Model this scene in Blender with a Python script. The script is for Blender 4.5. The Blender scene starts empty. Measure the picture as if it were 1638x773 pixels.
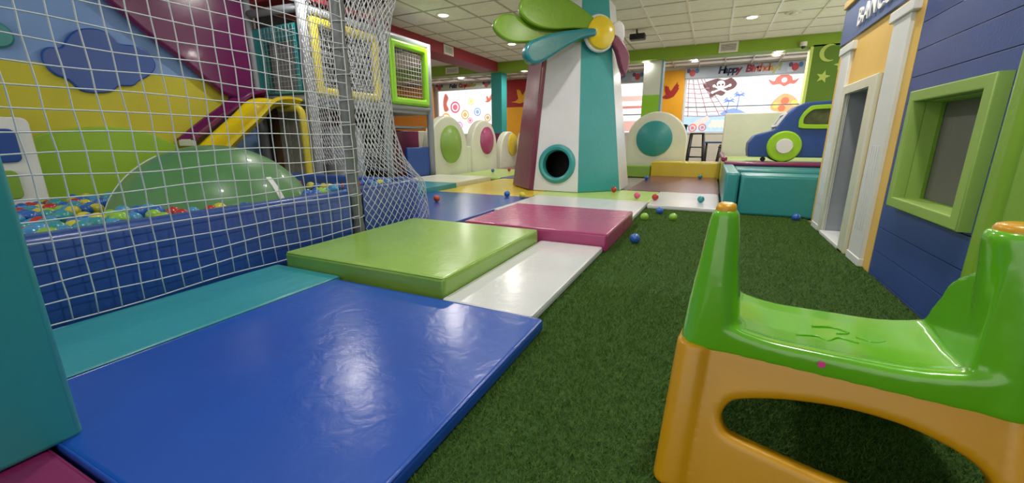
import bpy, bmesh, math, random
import numpy as np
from mathutils import Matrix, Vector
random.seed(7); RNG = np.random.default_rng(7)
S = bpy.context.scene
COL = S.collection
PI = math.pi

# ------------------------------------------------------------------ camera
F_PX = 656.0
cam = bpy.data.cameras.new('camera'); camo = bpy.data.objects.new('camera', cam); COL.objects.link(camo)
cam.sensor_fit = 'HORIZONTAL'; cam.sensor_width = 36.0; cam.lens = F_PX/1638*36; cam.clip_start = .02; cam.clip_end = 100
YAW, PITCH, ROLL = -0.4443, 0.2459, 0.0019
fw = Vector((math.sin(YAW)*math.cos(PITCH), math.cos(YAW)*math.cos(PITCH), -math.sin(PITCH)))
rt0 = Vector((math.cos(YAW), -math.sin(YAW), 0)); dn0 = fw.cross(rt0)
rt = rt0*math.cos(ROLL)+dn0*math.sin(ROLL); dn = -rt0*math.sin(ROLL)+dn0*math.cos(ROLL)
CAM = Vector((0, 0, .70))
camo.matrix_world = Matrix(((rt.x, -dn.x, -fw.x, CAM.x), (rt.y, -dn.y, -fw.y, CAM.y), (rt.z, -dn.z, -fw.z, CAM.z), (0, 0, 0, 1)))
S.camera = camo
# ------------------------------------------------------------------ world, exposure
wd = bpy.data.worlds.new('hall_light'); S.world = wd; wd.use_nodes = True
wd.node_tree.nodes['Background'].inputs[0].default_value = (1.0, .95, .88, 1)
wd.node_tree.nodes['Background'].inputs[1].default_value = 1.8
S.view_settings.view_transform = 'Standard'; S.view_settings.look = 'None'
S.view_settings.gamma = 1; S.view_settings.use_curve_mapping = False
S.view_settings.exposure = -0.16
LAMP_W = 24.0
WIN_E = 1.0

# ------------------------------------------------------------------ helpers
def lin(h):
    h = h.lstrip('#'); r = []
    for i in (0, 2, 4):
        c = int(h[i:i+2], 16)/255
        r.append(c/12.92 if c <= .04045 else ((c+.055)/1.055)**2.4)
    return (*r, 1)
MATS = {}
def mat(name, hexc, rough=.45, var=.06, vscale=6, bump=0, bscale=40, bdetail=3, metallic=0, coat=0, emit=0, spec=.5, coatr=.08, bump2=0, b2scale=3):
    if name in MATS: return MATS[name]
    m = bpy.data.materials.new(name); m.use_nodes = True; MATS[name] = m
    nt = m.node_tree; N = nt.nodes; L = nt.links; bs = N['Principled BSDF']
    c = lin(hexc)
    tc = N.new('ShaderNodeTexCoord')
    no = N.new('ShaderNodeTexNoise'); no.inputs['Scale'].default_value = vscale; no.inputs['Detail'].default_value = 4
    L.new(tc.outputs['Object'], no.inputs['Vector'])
    rp = N.new('ShaderNodeValToRGB')
    rp.color_ramp.elements[0].position = .3; rp.color_ramp.elements[1].position = .7
    rp.color_ramp.elements[0].color = tuple(max(0, v*(1-var)) for v in c[:3])+(1,)
    rp.color_ramp.elements[1].color = tuple(min(1, v*(1+var)) for v in c[:3])+(1,)
    L.new(no.outputs['Fac'], rp.inputs['Fac']); L.new(rp.outputs['Color'], bs.inputs['Base Color'])
    bs.inputs['Roughness'].default_value = rough; bs.inputs['Metallic'].default_value = metallic
    bs.inputs['Coat Weight'].default_value = coat; bs.inputs['Coat Roughness'].default_value = coatr
    bs.inputs['Specular IOR Level'].default_value = spec
    last = None
    for st, sc, dt in ((bump2, b2scale, 2), (bump, bscale, bdetail)):
        if st:
            n2 = N.new('ShaderNodeTexNoise'); n2.inputs['Scale'].default_value = sc; n2.inputs['Detail'].default_value = dt
            n2.inputs['Distortion'].default_value = .6 if sc < 20 else 0
            L.new(tc.outputs['Object'], n2.inputs['Vector'])
            b = N.new('ShaderNodeBump'); b.inputs['Strength'].default_value = st; b.inputs['Distance'].default_value = .01
            L.new(n2.outputs['Fac'], b.inputs['Height'])
            if last: L.new(last.outputs['Normal'], b.inputs['Normal'])
            last = b
    if last: L.new(last.outputs['Normal'], bs.inputs['Normal'])
    if emit:
        L.new(rp.outputs['Color'], bs.inputs['Emission Color']); bs.inputs['Emission Strength'].default_value = emit
    return m
def vinyl(name, hexc, rough=.3, var=.05):       # padded PVC play mat
    return mat('vinyl_'+name, hexc, rough, var, 2.5, bump=.20, bscale=15, bdetail=3, bump2=.35, b2scale=3.5, coat=.30, coatr=.20)
def plastic(name, hexc, rough=.25): return mat('plastic_'+name, hexc, rough, .03, 4, bump=.03, bscale=60, coat=.4)
def paint(name, hexc, rough=.6): return mat('paint_'+name, hexc, rough, .05, 3, bump=.06, bscale=90)

WL = {}                                          # world position of each object's origin
def tag(o, label=None, cat=None, group=None, kind=None):
    if label: o['label'] = label
    if cat: o['category'] = cat
    if group: o['group'] = group
    if kind: o['kind'] = kind
    return o
def empty(name, loc, label=None, cat=None, group=None, kind=None):
    o = bpy.data.objects.new(name, None); COL.objects.link(o); o.location = loc; o.empty_display_size = .1
    WL[o] = Vector(loc); return tag(o, label, cat, group, kind)
def link(name, me, m, parent=None, label=None, cat=None, group=None, kind=None, loc=None):
    """link a mesh given in world coordinates; its origin goes to the bottom centre of its box"""
    n = len(me.vertices); co = np.empty(n*3, np.float32); me.vertices.foreach_get('co', co); co = co.reshape(-1, 3)
    lo, hi = co.min(0), co.max(0); c = Vector(((lo[0]+hi[0])/2, (lo[1]+hi[1])/2, lo[2]))
    me.vertices.foreach_set('co', (co-np.array(c, np.float32)).ravel()); me.update()
    o = bpy.data.objects.new(name, me); COL.objects.link(o)
    if m is not None:
        me.materials.clear(); me.materials.append(m)
    me.name = name
    if parent is not None: o.parent = parent; o.location = c-WL[parent]
    else: o.location = c
    WL[o] = c
    return tag(o, label, cat, group, kind)
def dup(o, name, loc, parent=None, mesh=None, **k):
    """another object sharing the mesh of o, origin at loc (world)"""
    d = bpy.data.objects.new(name, mesh or o.data); COL.objects.link(d)
    loc = Vector(loc); WL[d] = loc
    if parent is not None: d.parent = parent; d.location = loc-WL[parent]
    else: d.location = loc
    return tag(d, **k)
def bm_mesh(bm, name='m'):
    me = bpy.data.meshes.new(name); bm.normal_update(); bm.to_mesh(me); bm.free(); return me
def raw(verts, faces, smooth=False):
    me = bpy.data.meshes.new('m'); me.from_pydata([tuple(v) for v in verts], [], faces); me.validate()
    if smooth: me.shade_smooth()
    return me
def join(*mes):
    bm = bmesh.new()
    for me in mes: bm.from_mesh(me)
    sm = bm_mesh(bm); return sm
def box(x0, x1, y0, y1, z0, z1, bev=.0, seg=3, tfm=None):
    bm = bmesh.new(); bmesh.ops.create_cube(bm, size=1)
    for v in bm.verts: v.co = Vector(((x0+x1)/2+v.co.x*(x1-x0), (y0+y1)/2+v.co.y*(y1-y0), (z0+z1)/2+v.co.z*(z1-z0)))
    if bev:
        big = set()
        r = bmesh.ops.bevel(bm, geom=list(bm.edges), offset=bev, segments=seg, profile=.5, affect='EDGES')
        for f in r['faces']: f.smooth = True
    if tfm is not None: bmesh.ops.transform(bm, matrix=tfm, verts=bm.verts)
    return bm_mesh(bm)
def tube_me(pts, r, seg=8, closed=False, caps=True, radii=None):
    pts = [Vector(p) for p in pts]; n = len(pts); vs = []; fs = []
    prev = None
    for i, p in enumerate(pts):
        if closed: t = pts[(i+1) % n]-pts[i-1]
        else: t = pts[min(i+1, n-1)]-pts[max(i-1, 0)]
        t.normalize()
        if prev is None:
            up = Vector((0, 0, 1)) if abs(t.z) < .9 else Vector((1, 0, 0))
            a = t.cross(up).normalized()
        else:
            a = (prev-t*prev.dot(t)).normalized()
        prev = a; b = t.cross(a)
        rr = radii[i] if radii else r
        for k in range(seg):
            an = 2*PI*k/seg; vs.append(p+a*(rr*math.cos(an))+b*(rr*math.sin(an)))
    m = n if closed else n-1
    for i in range(m):
        j = (i+1) % n
        for k in range(seg):
            l = (k+1) % seg; fs.append((i*seg+k, i*seg+l, j*seg+l, j*seg+k))
    if caps and not closed:
        fs.append(tuple(range(seg))[::-1]); fs.append(tuple((n-1)*seg+k for k in range(seg)))
    me = raw(vs, fs, True); return me
def lathe(profile, c, axis='z', seg=32, frame=None, ring=False):
    """profile [(r, h)], revolve about the frame's normal through c"""
    if frame is None: a, b, n = {'z': ((1,0,0),(0,1,0),(0,0,1)), '-y': ((1,0,0),(0,0,1),(0,-1,0)), 'x': ((0,1,0),(0,0,1),(1,0,0)), '-x': ((0,-1,0),(0,0,1),(-1,0,0))}[axis]
    else: a, b, n = frame
    a, b, n, c = Vector(a), Vector(b), Vector(n), Vector(c); vs = []; fs = []
    for r, h in profile:
        for k in range(seg):
            an = 2*PI*k/seg; vs.append(c+a*(r*math.cos(an))+b*(r*math.sin(an))+n*h)
    for i in range(len(profile)-1):
        for k in range(seg):
            l = (k+1) % seg; fs.append((i*seg+k, i*seg+l, (i+1)*seg+l, (i+1)*seg+k))
    if not ring and profile[0][0] > 1e-5: fs.append(tuple(range(seg))[::-1])
    if not ring and profile[-1][0] > 1e-5: fs.append(tuple((len(profile)-1)*seg+k for k in range(seg)))
    bm = bmesh.new(); bm.from_mesh(raw(vs, fs)); bmesh.ops.remove_doubles(bm, verts=bm.verts, dist=1e-5)
    bmesh.ops.recalc_face_normals(bm, faces=bm.faces)
    for f in bm.faces: f.smooth = len(f.verts) <= 4
    me = bm_mesh(bm); me.set_sharp_from_angle(angle=math.radians(40)); return me
FX = ((0,1,0),(0,0,1),(1,0,0)); FMX = ((0,-1,0),(0,0,1),(-1,0,0)); FMY = ((1,0,0),(0,0,1),(0,-1,0)); FZ = ((1,0,0),(0,1,0),(0,0,1))
def plate(loops, thick, org, frame, bevel=0, bres=2):
    """filled outline (holes allowed) in the plane (a, b) through org; its back lies on the plane, its front thick along n"""
    cu = bpy.data.curves.new('c', 'CURVE'); cu.dimensions = '2D'; cu.fill_mode = 'BOTH'
    cu.extrude = max(thick/2-bevel, 0); cu.bevel_depth = bevel; cu.bevel_resolution = bres; cu.offset = -bevel
    for lp in loops:
        sp = cu.splines.new('POLY'); sp.points.add(len(lp)-1); sp.use_cyclic_u = True
        for p, q in zip(sp.points, lp): p.co = (q[0], q[1], 0, 1)
    ob = bpy.data.objects.new('c', cu); me = bpy.data.meshes.new_from_object(ob)
    bpy.data.objects.remove(ob); bpy.data.curves.remove(cu)
    a, b, n = (Vector(v) for v in frame); o = Vector(org)+n*(thick/2)
    me.transform(Matrix(((a.x,b.x,n.x,o.x),(a.y,b.y,n.y,o.y),(a.z,b.z,n.z,o.z),(0,0,0,1))))
    bm = bmesh.new(); bm.from_mesh(me); bmesh.ops.remove_doubles(bm, verts=bm.verts, dist=1e-5)
    bmesh.ops.recalc_face_normals(bm, faces=bm.faces)
    bm.to_mesh(me); bm.free()
    me.shade_smooth(); me.set_sharp_from_angle(angle=math.radians(38))
    me.polygons.foreach_set('use_smooth', [abs(p.normal.dot(n)) < .999 for p in me.polygons]); return me
def rect(x0, x1, y0, y1, r=0, n=5):
    if r <= 0: return [(x0,y0),(x1,y0),(x1,y1),(x0,y1)]
    out = []
    for cx, cy, a0 in ((x1-r,y0+r,-90),(x1-r,y1-r,0),(x0+r,y1-r,90),(x0+r,y0+r,180)):
        for k in range(n+1):
            t = math.radians(a0+90*k/n); out.append((cx+r*math.cos(t), cy+r*math.sin(t)))
    return out
def circ(cx, cy, r, n=40, ry=None): return [(cx+r*math.cos(2*PI*k/n), cy+(ry or r)*math.sin(2*PI*k/n)) for k in range(n)]
def smooth_loop(pts, sub=4):                     # closed Catmull-Rom
    out = []; n = len(pts)
    for i in range(n):
        p0, p1, p2, p3 = (pts[(i+j-1) % n] for j in range(4))
        for s in range(sub):
            t = s/sub
            out.append(tuple(.5*((2*p1[k])+(-p0[k]+p2[k])*t+(2*p0[k]-5*p1[k]+4*p2[k]-p3[k])*t*t+(-p0[k]+3*p1[k]-3*p2[k]+p3[k])*t**3) for k in range(len(p1))))
    return out
def smooth_path(pts, sub=6):
    out = []; n = len(pts)
    for i in range(n-1):
        p0 = pts[max(i-1,0)]; p1 = pts[i]; p2 = pts[i+1]; p3 = pts[min(i+2,n-1)]
        for s in range(sub):
            t = s/sub
            out.append(tuple(.5*((2*p1[k])+(-p0[k]+p2[k])*t+(2*p0[k]-5*p1[k]+4*p2[k]-p3[k])*t*t+(-p0[k]+3*p1[k]-3*p2[k]+p3[k])*t**3) for k in range(len(p1))))
    out.append(tuple(pts[-1])); return out
def loft(sections, closed_caps=True):
    """sections: equal-length lists of points"""
    n = len(sections[0]); vs = [p for s in sections for p in s]; fs = []
    for i in range(len(sections)-1):
        for k in range(n):
            l = (k+1) % n; fs.append((i*n+k, i*n+l, (i+1)*n+l, (i+1)*n+k))
    if closed_caps:
        fs.append(tuple(range(n))[::-1]); fs.append(tuple((len(sections)-1)*n+k for k in range(n)))
    me = raw(vs, fs); bm = bmesh.new(); bm.from_mesh(me); bmesh.ops.recalc_face_normals(bm, faces=bm.faces)
    me = bm_mesh(bm); me.shade_smooth(); me.set_sharp_from_angle(angle=math.radians(50)); return me
def remesh(me, vox, it=8, fac=.5):
    """fuse closed shapes into one moulded skin"""
    o = bpy.data.objects.new('r', me); COL.objects.link(o)
    r = o.modifiers.new('r', 'REMESH'); r.mode = 'VOXEL'; r.voxel_size = vox; r.use_smooth_shade = True
    s = o.modifiers.new('s', 'SMOOTH'); s.factor = fac; s.iterations = it
    dg = bpy.context.evaluated_depsgraph_get(); dg.update()
    out = bpy.data.meshes.new_from_object(o.evaluated_get(dg)); bpy.data.objects.remove(o)
    out.shade_smooth(); return out
def text_me(body, size, org, frame, ext=.004, bold=0, shear=0, align='LEFT'):
    cu = bpy.data.curves.new('t', 'FONT'); cu.body = body; cu.size = size; cu.extrude = ext/2; cu.offset = bold; cu.shear = shear
    cu.align_x = align; cu.resolution_u = 4
    ob = bpy.data.objects.new('t', cu); me = bpy.data.meshes.new_from_object(ob)
    bpy.data.objects.remove(ob); bpy.data.curves.remove(cu)
    a, b, n = (Vector(v) for v in frame); o = Vector(org)+n*(ext/2)
    me.transform(Matrix(((a.x,b.x,n.x,o.x),(a.y,b.y,n.y,o.y),(a.z,b.z,n.z,o.z),(0,0,0,1)))); return me

# ------------------------------------------------------------------ materials
V = dict(blue=vinyl('blue', '1a4dae', .25), teal=vinyl('teal', '2f8f9d', .34), green=vinyl('green', '86ad46', .26), white=vinyl('white', 'd0d2d6', .26),
         pink=vinyl('pink', 'a83c70', .26), purple=vinyl('purple', '7a1f55', .34), yellow=vinyl('yellow', 'd9c02a', .26), maroon=vinyl('maroon', '6d2a48', .3),
         navy=vinyl('navy', '1d4a9c', .4), lgreen=vinyl('light_green', 'b4d368', .28), bteal=vinyl('block_teal', '2f8f93', .36), cream=vinyl('cream', 'd9dbc9', .42), grey=vinyl('grey', '9aa0a8', .45),
         dblue=vinyl('deep_blue', '20489a', .28))
M_wall_blue = paint('sky_blue', '7fa3dc'); M_wall_yel = paint('wall_yellow', 'c6be34'); M_hill = paint('hill_green', '93bf33', .5)
M_tile = mat('ceiling_tile', 'f3eee4', .85, .05, 8, bump=.25, bscale=160); M_bar = mat('tbar', 'b6aea2', .5, .03)
M_bar_lit = mat('tbar_lit', 'ece6da', .35, .02)  # right-hand bars: the window's reflection is put into the paler colour
M_green_wall = paint('leaf_green', '587c14'); M_red_beam = paint('dark_red', '8e2430')
M_white = mat('painted_white', 'dfe2e4', .45, .03, 5, bump=.05, bscale=60)
M_facade = paint('facade_yellow', 'e9c065', .5); M_siding = paint('siding_blue', '364e94', .38); M_band = paint('band_blue', '4c649c', .5)
M_wgreen = paint('window_green', '93b457', .5)
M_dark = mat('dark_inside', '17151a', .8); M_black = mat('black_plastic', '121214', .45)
M_grey_floor = mat('grey_floor', '8c8780', .6, .1, 2)
M_net = mat('white_cord', 'c9ccd2', .75, .05, 30); M_postg = mat('grey_foam', '737678', .6, .2, 9, bump=.5, bscale=26)
M_steel = mat('grey_tube', '8f959c', .4, .06, 8, bump=.1, bscale=40)
M_vent = mat('vent_white', 'd8d4c8', .5)

# ================================================================== SETTING
CZ = 2.55
link('floor', box(-12, 3.2, -2.2, 13.0, -.08, -.012), M_grey_floor, kind='structure')
# ---- ceiling: board, tiles and bars
ceil = empty('ceiling', (-1, 4, CZ), kind='structure')
link('ceiling_board', box(-12, 3.2, -2.2, 13.0, CZ+.03, CZ+.08), M_tile, ceil)
GX = [.08+.6*k for k in range(-9, 6)]            # bars running away from the camera
GY = [5.58-.6*8+.6*k for k in range(0, 16)]
tile_me = box(-.292, .292, -.292, .292, 0, .02, .004, 1); t0 = None
for i in range(len(GX)-1):
    for j in range(len(GY)-1):
        cx = (GX[i]+GX[i+1])/2; cy = (GY[j]+GY[j+1])/2; zz = CZ+.004+random.uniform(-.002, .002)
        if t0 is None:
            t0 = link('ceiling_tile', tile_me, M_tile, ceil); t0.location = Vector((cx, cy, zz))-WL[ceil]
        else: dup(t0, 'ceiling_tile', (cx, cy, zz), ceil)
for x in GX: link('ceiling_bar', box(x-.015, x+.015, GY[0], 9.8, CZ-.004, CZ+.02), M_bar_lit if x > -1.5 else M_bar, ceil)
for y in GY: link('ceiling_bar', box(GX[0], GX[-1], y-.012, y+.012, CZ-.003, CZ+.02), M_bar, ceil)
for x in [.08+.6*k for k in range(-19, 6)]: link('ceiling_bar', box(x-.014, x+.014, 10.2, 12.8, CZ-.006, CZ+.03), M_bar, ceil)
for y in (10.8, 11.4, 12.0, 12.6): link('ceiling_bar', box(-12, 3.2, y-.014, y+.014, CZ-.005, CZ+.03), M_bar, ceil)
# ---- beams
link('trim_1', box(-12, 3.2, 9.8, 10.2, 2.33, CZ+.03, .004, 1), mat('beam_green', '7c9f20', .6, .04, 3), kind='structure')
link('trim_2', box(-5.55, -5.05, -2.2, 9.8, 2.335, CZ+.03, .004, 1), M_red_beam, kind='structure')
# ---- back wall with openings for windows
BY = 12.85
wb = empty('wall_back', (-4, BY, 0), kind='structure')
M_bw = paint('back_wall', 'd8d2c4')
link('wall_panel', plate([[(-12,0),(3.2,0),(3.2,CZ+.05),(-12,CZ+.05)], rect(-.82,1.92,.85,2.27), rect(-2.75,-1.86,.85,2.27), rect(-9.05,-6.8,.85,2.36)], .12, (0, BY+.12, 0), FMY), M_bw, wb)
wl_ = empty('wall_left', (-5.25, .7, 0), kind='structure'); link('wall_panel', box(-5.3, -5.2, -2.2, 3.5, 0, CZ+.04), M_wall_blue, wl_)
link('wall_far_left', box(-12.1, -12, -2.2, 13, 0, CZ+.04), paint('orange_wall', 'e0913a'), kind='structure')
# moon wall at the right of the beam
mw = empty('wall_moon', (2.3, 9.9, 0), kind='structure')
link('wall_panel', box(1.5, 3.12, 9.8, 10.0, 0, 2.36), M_green_wall, mw)
link('lit_wall_end', box(1.455, 1.505, 9.79, 10.02, 0, 2.34, .006, 1), mat('lit_edge', 'c8dc70', .5), mw)  # end face of the wall, the light on it put into a paler green
M_pale = mat('pale_green_paint', 'b5c85e', .6)
def star(cx, cy, r, rot=0): return [(cx+(r if k % 2 == 0 else r*.42)*math.sin(rot+k*PI/5), cy+(r if k % 2 == 0 else r*.42)*math.cos(rot+k*PI/5)) for k in range(10)]
moon = [(1.755+.15*math.cos(t), 2.21+.15*math.sin(t)) for t in np.linspace(math.radians(62), math.radians(298), 18)] + [(1.80+.125*math.cos(t), 2.21+.125*math.sin(t)) for t in np.linspace(math.radians(286), math.radians(74), 16)]
link('painted_moon', plate([moon], .006, (0, 9.8, 0), FMY), M_pale, mw)
for cx, cz, r, ro in ((1.72, 1.80, .115, .2), (1.95, 2.0, .10, -.3), (2.3, 2.15, .1, .1), (2.2, 1.7, .1, .4)):
    link('painted_star', plate([star(cx, cz, r, ro)], .006, (0, 9.8, 0), FMY), M_pale, mw)

# ---- turf
turf_mat = bpy.data.materials.new('turf'); turf_mat.use_nodes = True
def turf_nodes(m, dark, light, sc):
    nt = m.node_tree; bs = nt.nodes['Principled BSDF']; tc = nt.nodes.new('ShaderNodeTexCoord')
    n = nt.nodes.new('ShaderNodeTexNoise'); n.inputs['Scale'].default_value = sc; n.inputs['Detail'].default_value = 6; n.inputs['Roughness'].default_value = .7
    r = nt.nodes.new('ShaderNodeValToRGB'); r.color_ramp.elements[0].position = .3; r.color_ramp.elements[1].position = .72
    r.color_ramp.elements[0].color = lin(dark); r.color_ramp.elements[1].color = lin(light)
    nt.links.new(tc.outputs['Object'], n.inputs['Vector']); nt.links.new(n.outputs['Fac'], r.inputs['Fac']); nt.links.new(r.outputs['Color'], bs.inputs['Base Color'])
    bs.inputs['Roughness'].default_value = .75; bs.inputs['Specular IOR Level'].default_value = .25
turf_nodes(turf_mat, '244015', '41652a', 60)
blade_mat = bpy.data.materials.new('turf_blade'); blade_mat.use_nodes = True; turf_nodes(blade_mat, '38571f', '688b39', 140)
tb = link('turf_backing', box(-.62, .815, -1.6, 4.6, -.012, .0), turf_mat, label='short dark green artificial turf carpet beside the mats', cat='turf')
def blades(n, x0, x1, y0, y1, ln):
    bx = RNG.uniform(x0, x1, n); by = RNG.uniform(y0, y1, n); an = RNG.uniform(0, 2*PI, n); h = RNG.uniform(.5, 1, n)*ln; w = RNG.uniform(.0009, .0016, n)
    lean = RNG.uniform(.3, 1.1, n)*h; la = RNG.uniform(0, 2*PI, n)
    v = np.empty((n, 3, 3), np.float32)
    v[:,0] = np.stack([bx-w*np.cos(an), by-w*np.sin(an), np.full(n, .002)], 1); v[:,1] = np.stack([bx+w*np.cos(an), by+w*np.sin(an), np.full(n, .002)], 1)
    v[:,2] = np.stack([bx+lean*np.cos(la), by+lean*np.sin(la), h], 1)
    return v.reshape(-1, 3)
bv = np.concatenate([blades(130000, -.5, .82, .1, 1.9, .016), blades(95000, -.52, .82, 1.9, 4.33, .017), blades(7000, -.56, -.49, 1.34, 4.3, .016)])
me = bpy.data.meshes.new('m'); nv = len(bv); me.vertices.add(nv); me.vertices.foreach_set('co', bv.ravel())
me.loops.add(nv); me.loops.foreach_set('vertex_index', np.arange(nv, dtype=np.int32)); me.polygons.add(nv//3)
me.polygons.foreach_set('loop_start', np.arange(0, nv, 3, dtype=np.int32)); me.update(calc_edges=True); me.validate()
link('turf_pile', me, blade_mat, tb, kind='stuff')

# ---- ceiling lights (each lamp carries its own light)
M_lens = mat('lamp_lens', 'fff4e2', .4, 0, emit=14); M_ring = mat('lamp_ring', 'f0ece4', .4, .02)
def lamp(x, y, z, where, on=True, w=1.0):
    L = empty('ceiling_light', (x, y, z-.012), 'round white recessed ceiling light '+where, 'light', 'recessed ceiling lights')
    link('trim_ring', lathe([(.075, .004), (.105, 0), (.115, .008), (.11, .018), (.075, .018), (.075, .004)], (x, y, z-.012), ring=True), M_ring, L)
    link('lens', lathe([(0, .003), (.05, .002), (.078, .006), (.078, .014)], (x, y, z-.012)), M_lens, L)
    ld = bpy.data.lights.new('lamp_light', 'AREA'); ld.shape = 'DISK'; ld.size = .16; ld.energy = LAMP_W*w; ld.color = (1, .95, .88)
    lo = bpy.data.objects.new('lamp_light', ld); COL.objects.link(lo); lo.parent = L; lo.location = (0, 0, -.02)
for x, y, wh in ((-3.95,5.85,'above the raised white mat by the climbing tower'), (-3.85,8.1,'above the row of white arch panels'), (.36,8.05,'in front of the green beam above the toy car'),
                 (-3.95,3.5,'above the end wall of the ball pit'), (.36,5.8,'above the sunken teal seat'), (.36,3.5,'above the turf by the bank door'), (-1.8,1.2,'above the green and blue mats'), (-1.8,3.5,'above the pink mat'), (.36,1.2,'above the plastic slide')):
    lamp(x, y, CZ, wh)
for x, y, z, wh in ((-1.49,9.98,2.33,'under the green beam beside the pale pillar'), (.97,9.98,2.33,'under the green beam beside the camera dome'), (-4.4,9.98,2.33,'under the green beam beside the red beam'),
                    (-.6,11.8,CZ,'before the birthday banner'), (1.12,11.8,CZ,'before the right end of the birthday banner'), (-7.4,11.8,CZ,'before the window with coloured circles'), (-7.2,7.0,CZ,'beyond the climbing tower'), (-9.6,9.0,CZ,'above the orange wall')):
    lamp(x, y, z, wh)
link('smoke_detector', lathe([(0, -.035), (.05, -.03), (.06, -.012), (.11, -.01), (.12, 0), (.12, .006)], (.91, 8.05, CZ)), M_vent, label='flat round white smoke detector on the ceiling tiles', cat='detector')

# ---- vents
def vent(frame, org, w, h, label):
    a, b, n = (Vector(v) for v in frame)
    v = empty('air_vent', org, label, 'vent')
    link('frame', plate([rect(-w/2,w/2,-h/2,h/2), rect(-w/2+.035,w/2-.035,-h/2+.03,h/2-.03)], .025, org, frame, .004), M_vent, v)
    link('backing', plate([rect(-w/2+.03,w/2-.03,-h/2+.03,h/2-.03)], .004, org, frame), mat('vent_dark', '5c584f', .7), v)
    k = 5
    for i in range(k):
        y = -h/2+.03+(i+.5)*(h-.06)/k
        link('slat', plate([rect(-w/2+.03,w/2-.03,y-.006,y+.006)], .014, org, frame), M_vent, v)
vent(FMY, (.09, 9.8, 2.445), .34, .19, 'white slatted air vent on the green beam')
vent(FX, (-5.05, 7.6, 2.44), .34, .18, 'white slatted air vent on the dark red beam')
vent(FMY, (-6.4, 9.8, 2.445), .40, .16, 'white slatted air vent on the green beam beyond the red beam')

# ================================================================== MATS
def mat_thing(name, key, x0, x1, y0, y1, z0, z1, label, cat='mat', bev=.014, piping=True):
    if not piping:
        return link(name, box(x0, x1, y0, y1, z0, z1, bev, 3), V[key], label=label, cat=cat)
    e = empty(name, ((x0+x1)/2, (y0+y1)/2, z0), label, cat)
    link('cover', box(x0, x1, y0, y1, z0, z1, bev, 3), V[key], e)
    r = .0035; i = bev*.3
    pts = [(x, y, z1-i) for x, y in rect(x0+i, x1-i, y0+i, y1-i, bev, 4)]
    link('piping', tube_me(pts, r, 6, True), V[key], e)
    return e
mat_thing('play_mat', 'blue', -1.57, -.50, .262, 1.325, .0, .048, 'thin glossy royal blue mat beside the turf, in front of the green mat')
mat_thing('play_mat', 'purple', -2.05, -.56, -.80, .255, .0, .040, 'thin dark purple mat under the teal block')
mat_thing('play_mat', 'teal', -2.04, -1.575, .262, 1.36, .0, .050, 'narrow teal mat along the foot of the ball pit wall')
mat_thing('play_mat', 'green', -1.985, -.972, 1.368, 2.445, .0, .122, 'thick glossy lime green mat raised above its neighbours', bev=.018)
mat_thing('play_mat', 'white', -.968, -.553, 1.335, 2.485, .0, .042, 'narrow thin white mat between the thick green mat and the turf')
mat_thing('play_mat', 'pink', -1.575, -.53, 2.49, 3.43, .0, .122, 'thick glossy raspberry pink mat at the turf edge', bev=.018)
mat_thing('play_mat', 'dblue', -3.16, -1.835, 2.50, 4.40, .0, .040, 'thin blue mat between the ball pit corner and the pink mat')
mat_thing('play_mat', 'white', -1.83, -.555, 3.435, 4.545, .0, .046, 'thin white mat behind the pink mat')
mat_thing('play_mat', 'lgreen', -1.88, -.545, 4.55, 5.50, .0, .040, 'thin light green mat under the front of the windmill')
mat_thing('play_mat', 'yellow', -3.19, -1.885, 4.405, 6.35, .0, .040, 'thin yellow mat left of the windmill')
mat_thing('play_mat', 'teal', -4.15, -3.165, 3.95, 4.86, .0, .105, 'raised teal mat behind the ball pit net')
mat_thing('play_mat', 'cream', -4.22, -3.20, 4.865, 5.93, .0, .105, 'raised white mat at the foot of the climbing tower')
mat_thing('play_mat', 'lgreen', -4.38, -3.30, 6.38, 8.35, .0, .040, 'thin light green mat before the row of white arches')
mat_thing('play_mat', 'dblue', -3.295, -2.2, 6.46, 7.55, .0, .038, 'thin grey-blue mat behind the yellow mat')
mat_thing('play_mat', 'maroon', -4.38, -2.3, 8.36, 9.8, .0, .040, 'thin plum mat at the far end of the arches')
mat_thing('play_mat', 'white', -.54, .128, 4.34, 5.53, .0, .042, 'thin white mat at the end of the turf')
mat_thing('play_mat', 'maroon', -.955, .135, 5.54, 7.92, .0, .040, 'thin dark plum mat in front of the yellow step')
mat_thing('foam_step', 'yellow', -.97, .16, 7.93, 8.55, .0, .285, 'yellow vinyl foam step block behind the plum mat', 'foam block', .02)
mat_thing('foam_step', 'green', -1.62, -.98, 7.93, 8.5, .0, .21, 'low green foam block beside the yellow step', 'foam block', .02)
# teal padded block at the lower left, a standing panel
mat_thing('foam_block', 'bteal', -2.02, -1.235, -.75, .308, .041, 1.35, 'tall teal padded panel standing on the mats beside the ball pit', 'foam block', .014)

# ---- sunken teal seat and car platform at the right
mat_thing('foam_block', 'bteal', .275, .93, 4.36, 4.70, .0, .372, 'long teal foam block at the end of the turf', 'foam block', .025)
mat_thing('foam_block', 'bteal', .145, .265, 4.42, 6.18, .0, .385, 'narrow teal foam rail running back beside the white mat', 'foam block', .025)
mat_thing('foam_block', 'bteal', .275, 2.9, 5.25, 6.18, .0, .365, 'rear teal foam block below the toy car', 'foam block', .02)
mat_thing('foam_block', 'bteal', .275, 2.9, 4.71, 5.24, .0, .20, 'low teal seat between the teal foam blocks', 'foam block', .01, False)
mat_thing('foam_platform', 'lgreen', .16, 2.9, 6.19, 8.3, .0, .395, 'light green platform under the toy car', 'foam block', .01)
link('foam_cushion', box(.16, 1.25, 5.86, 6.15, .367, .415, .022, 3), V['purple'], label='flat purple cushion strip in front of the toy car', cat='cushion')
link('white_panel', box(.15, 2.6, 8.42, 8.56, .0, 1.125, .02, 3), V['cream'], label='large white padded panel behind the toy car', cat='panel')
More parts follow.
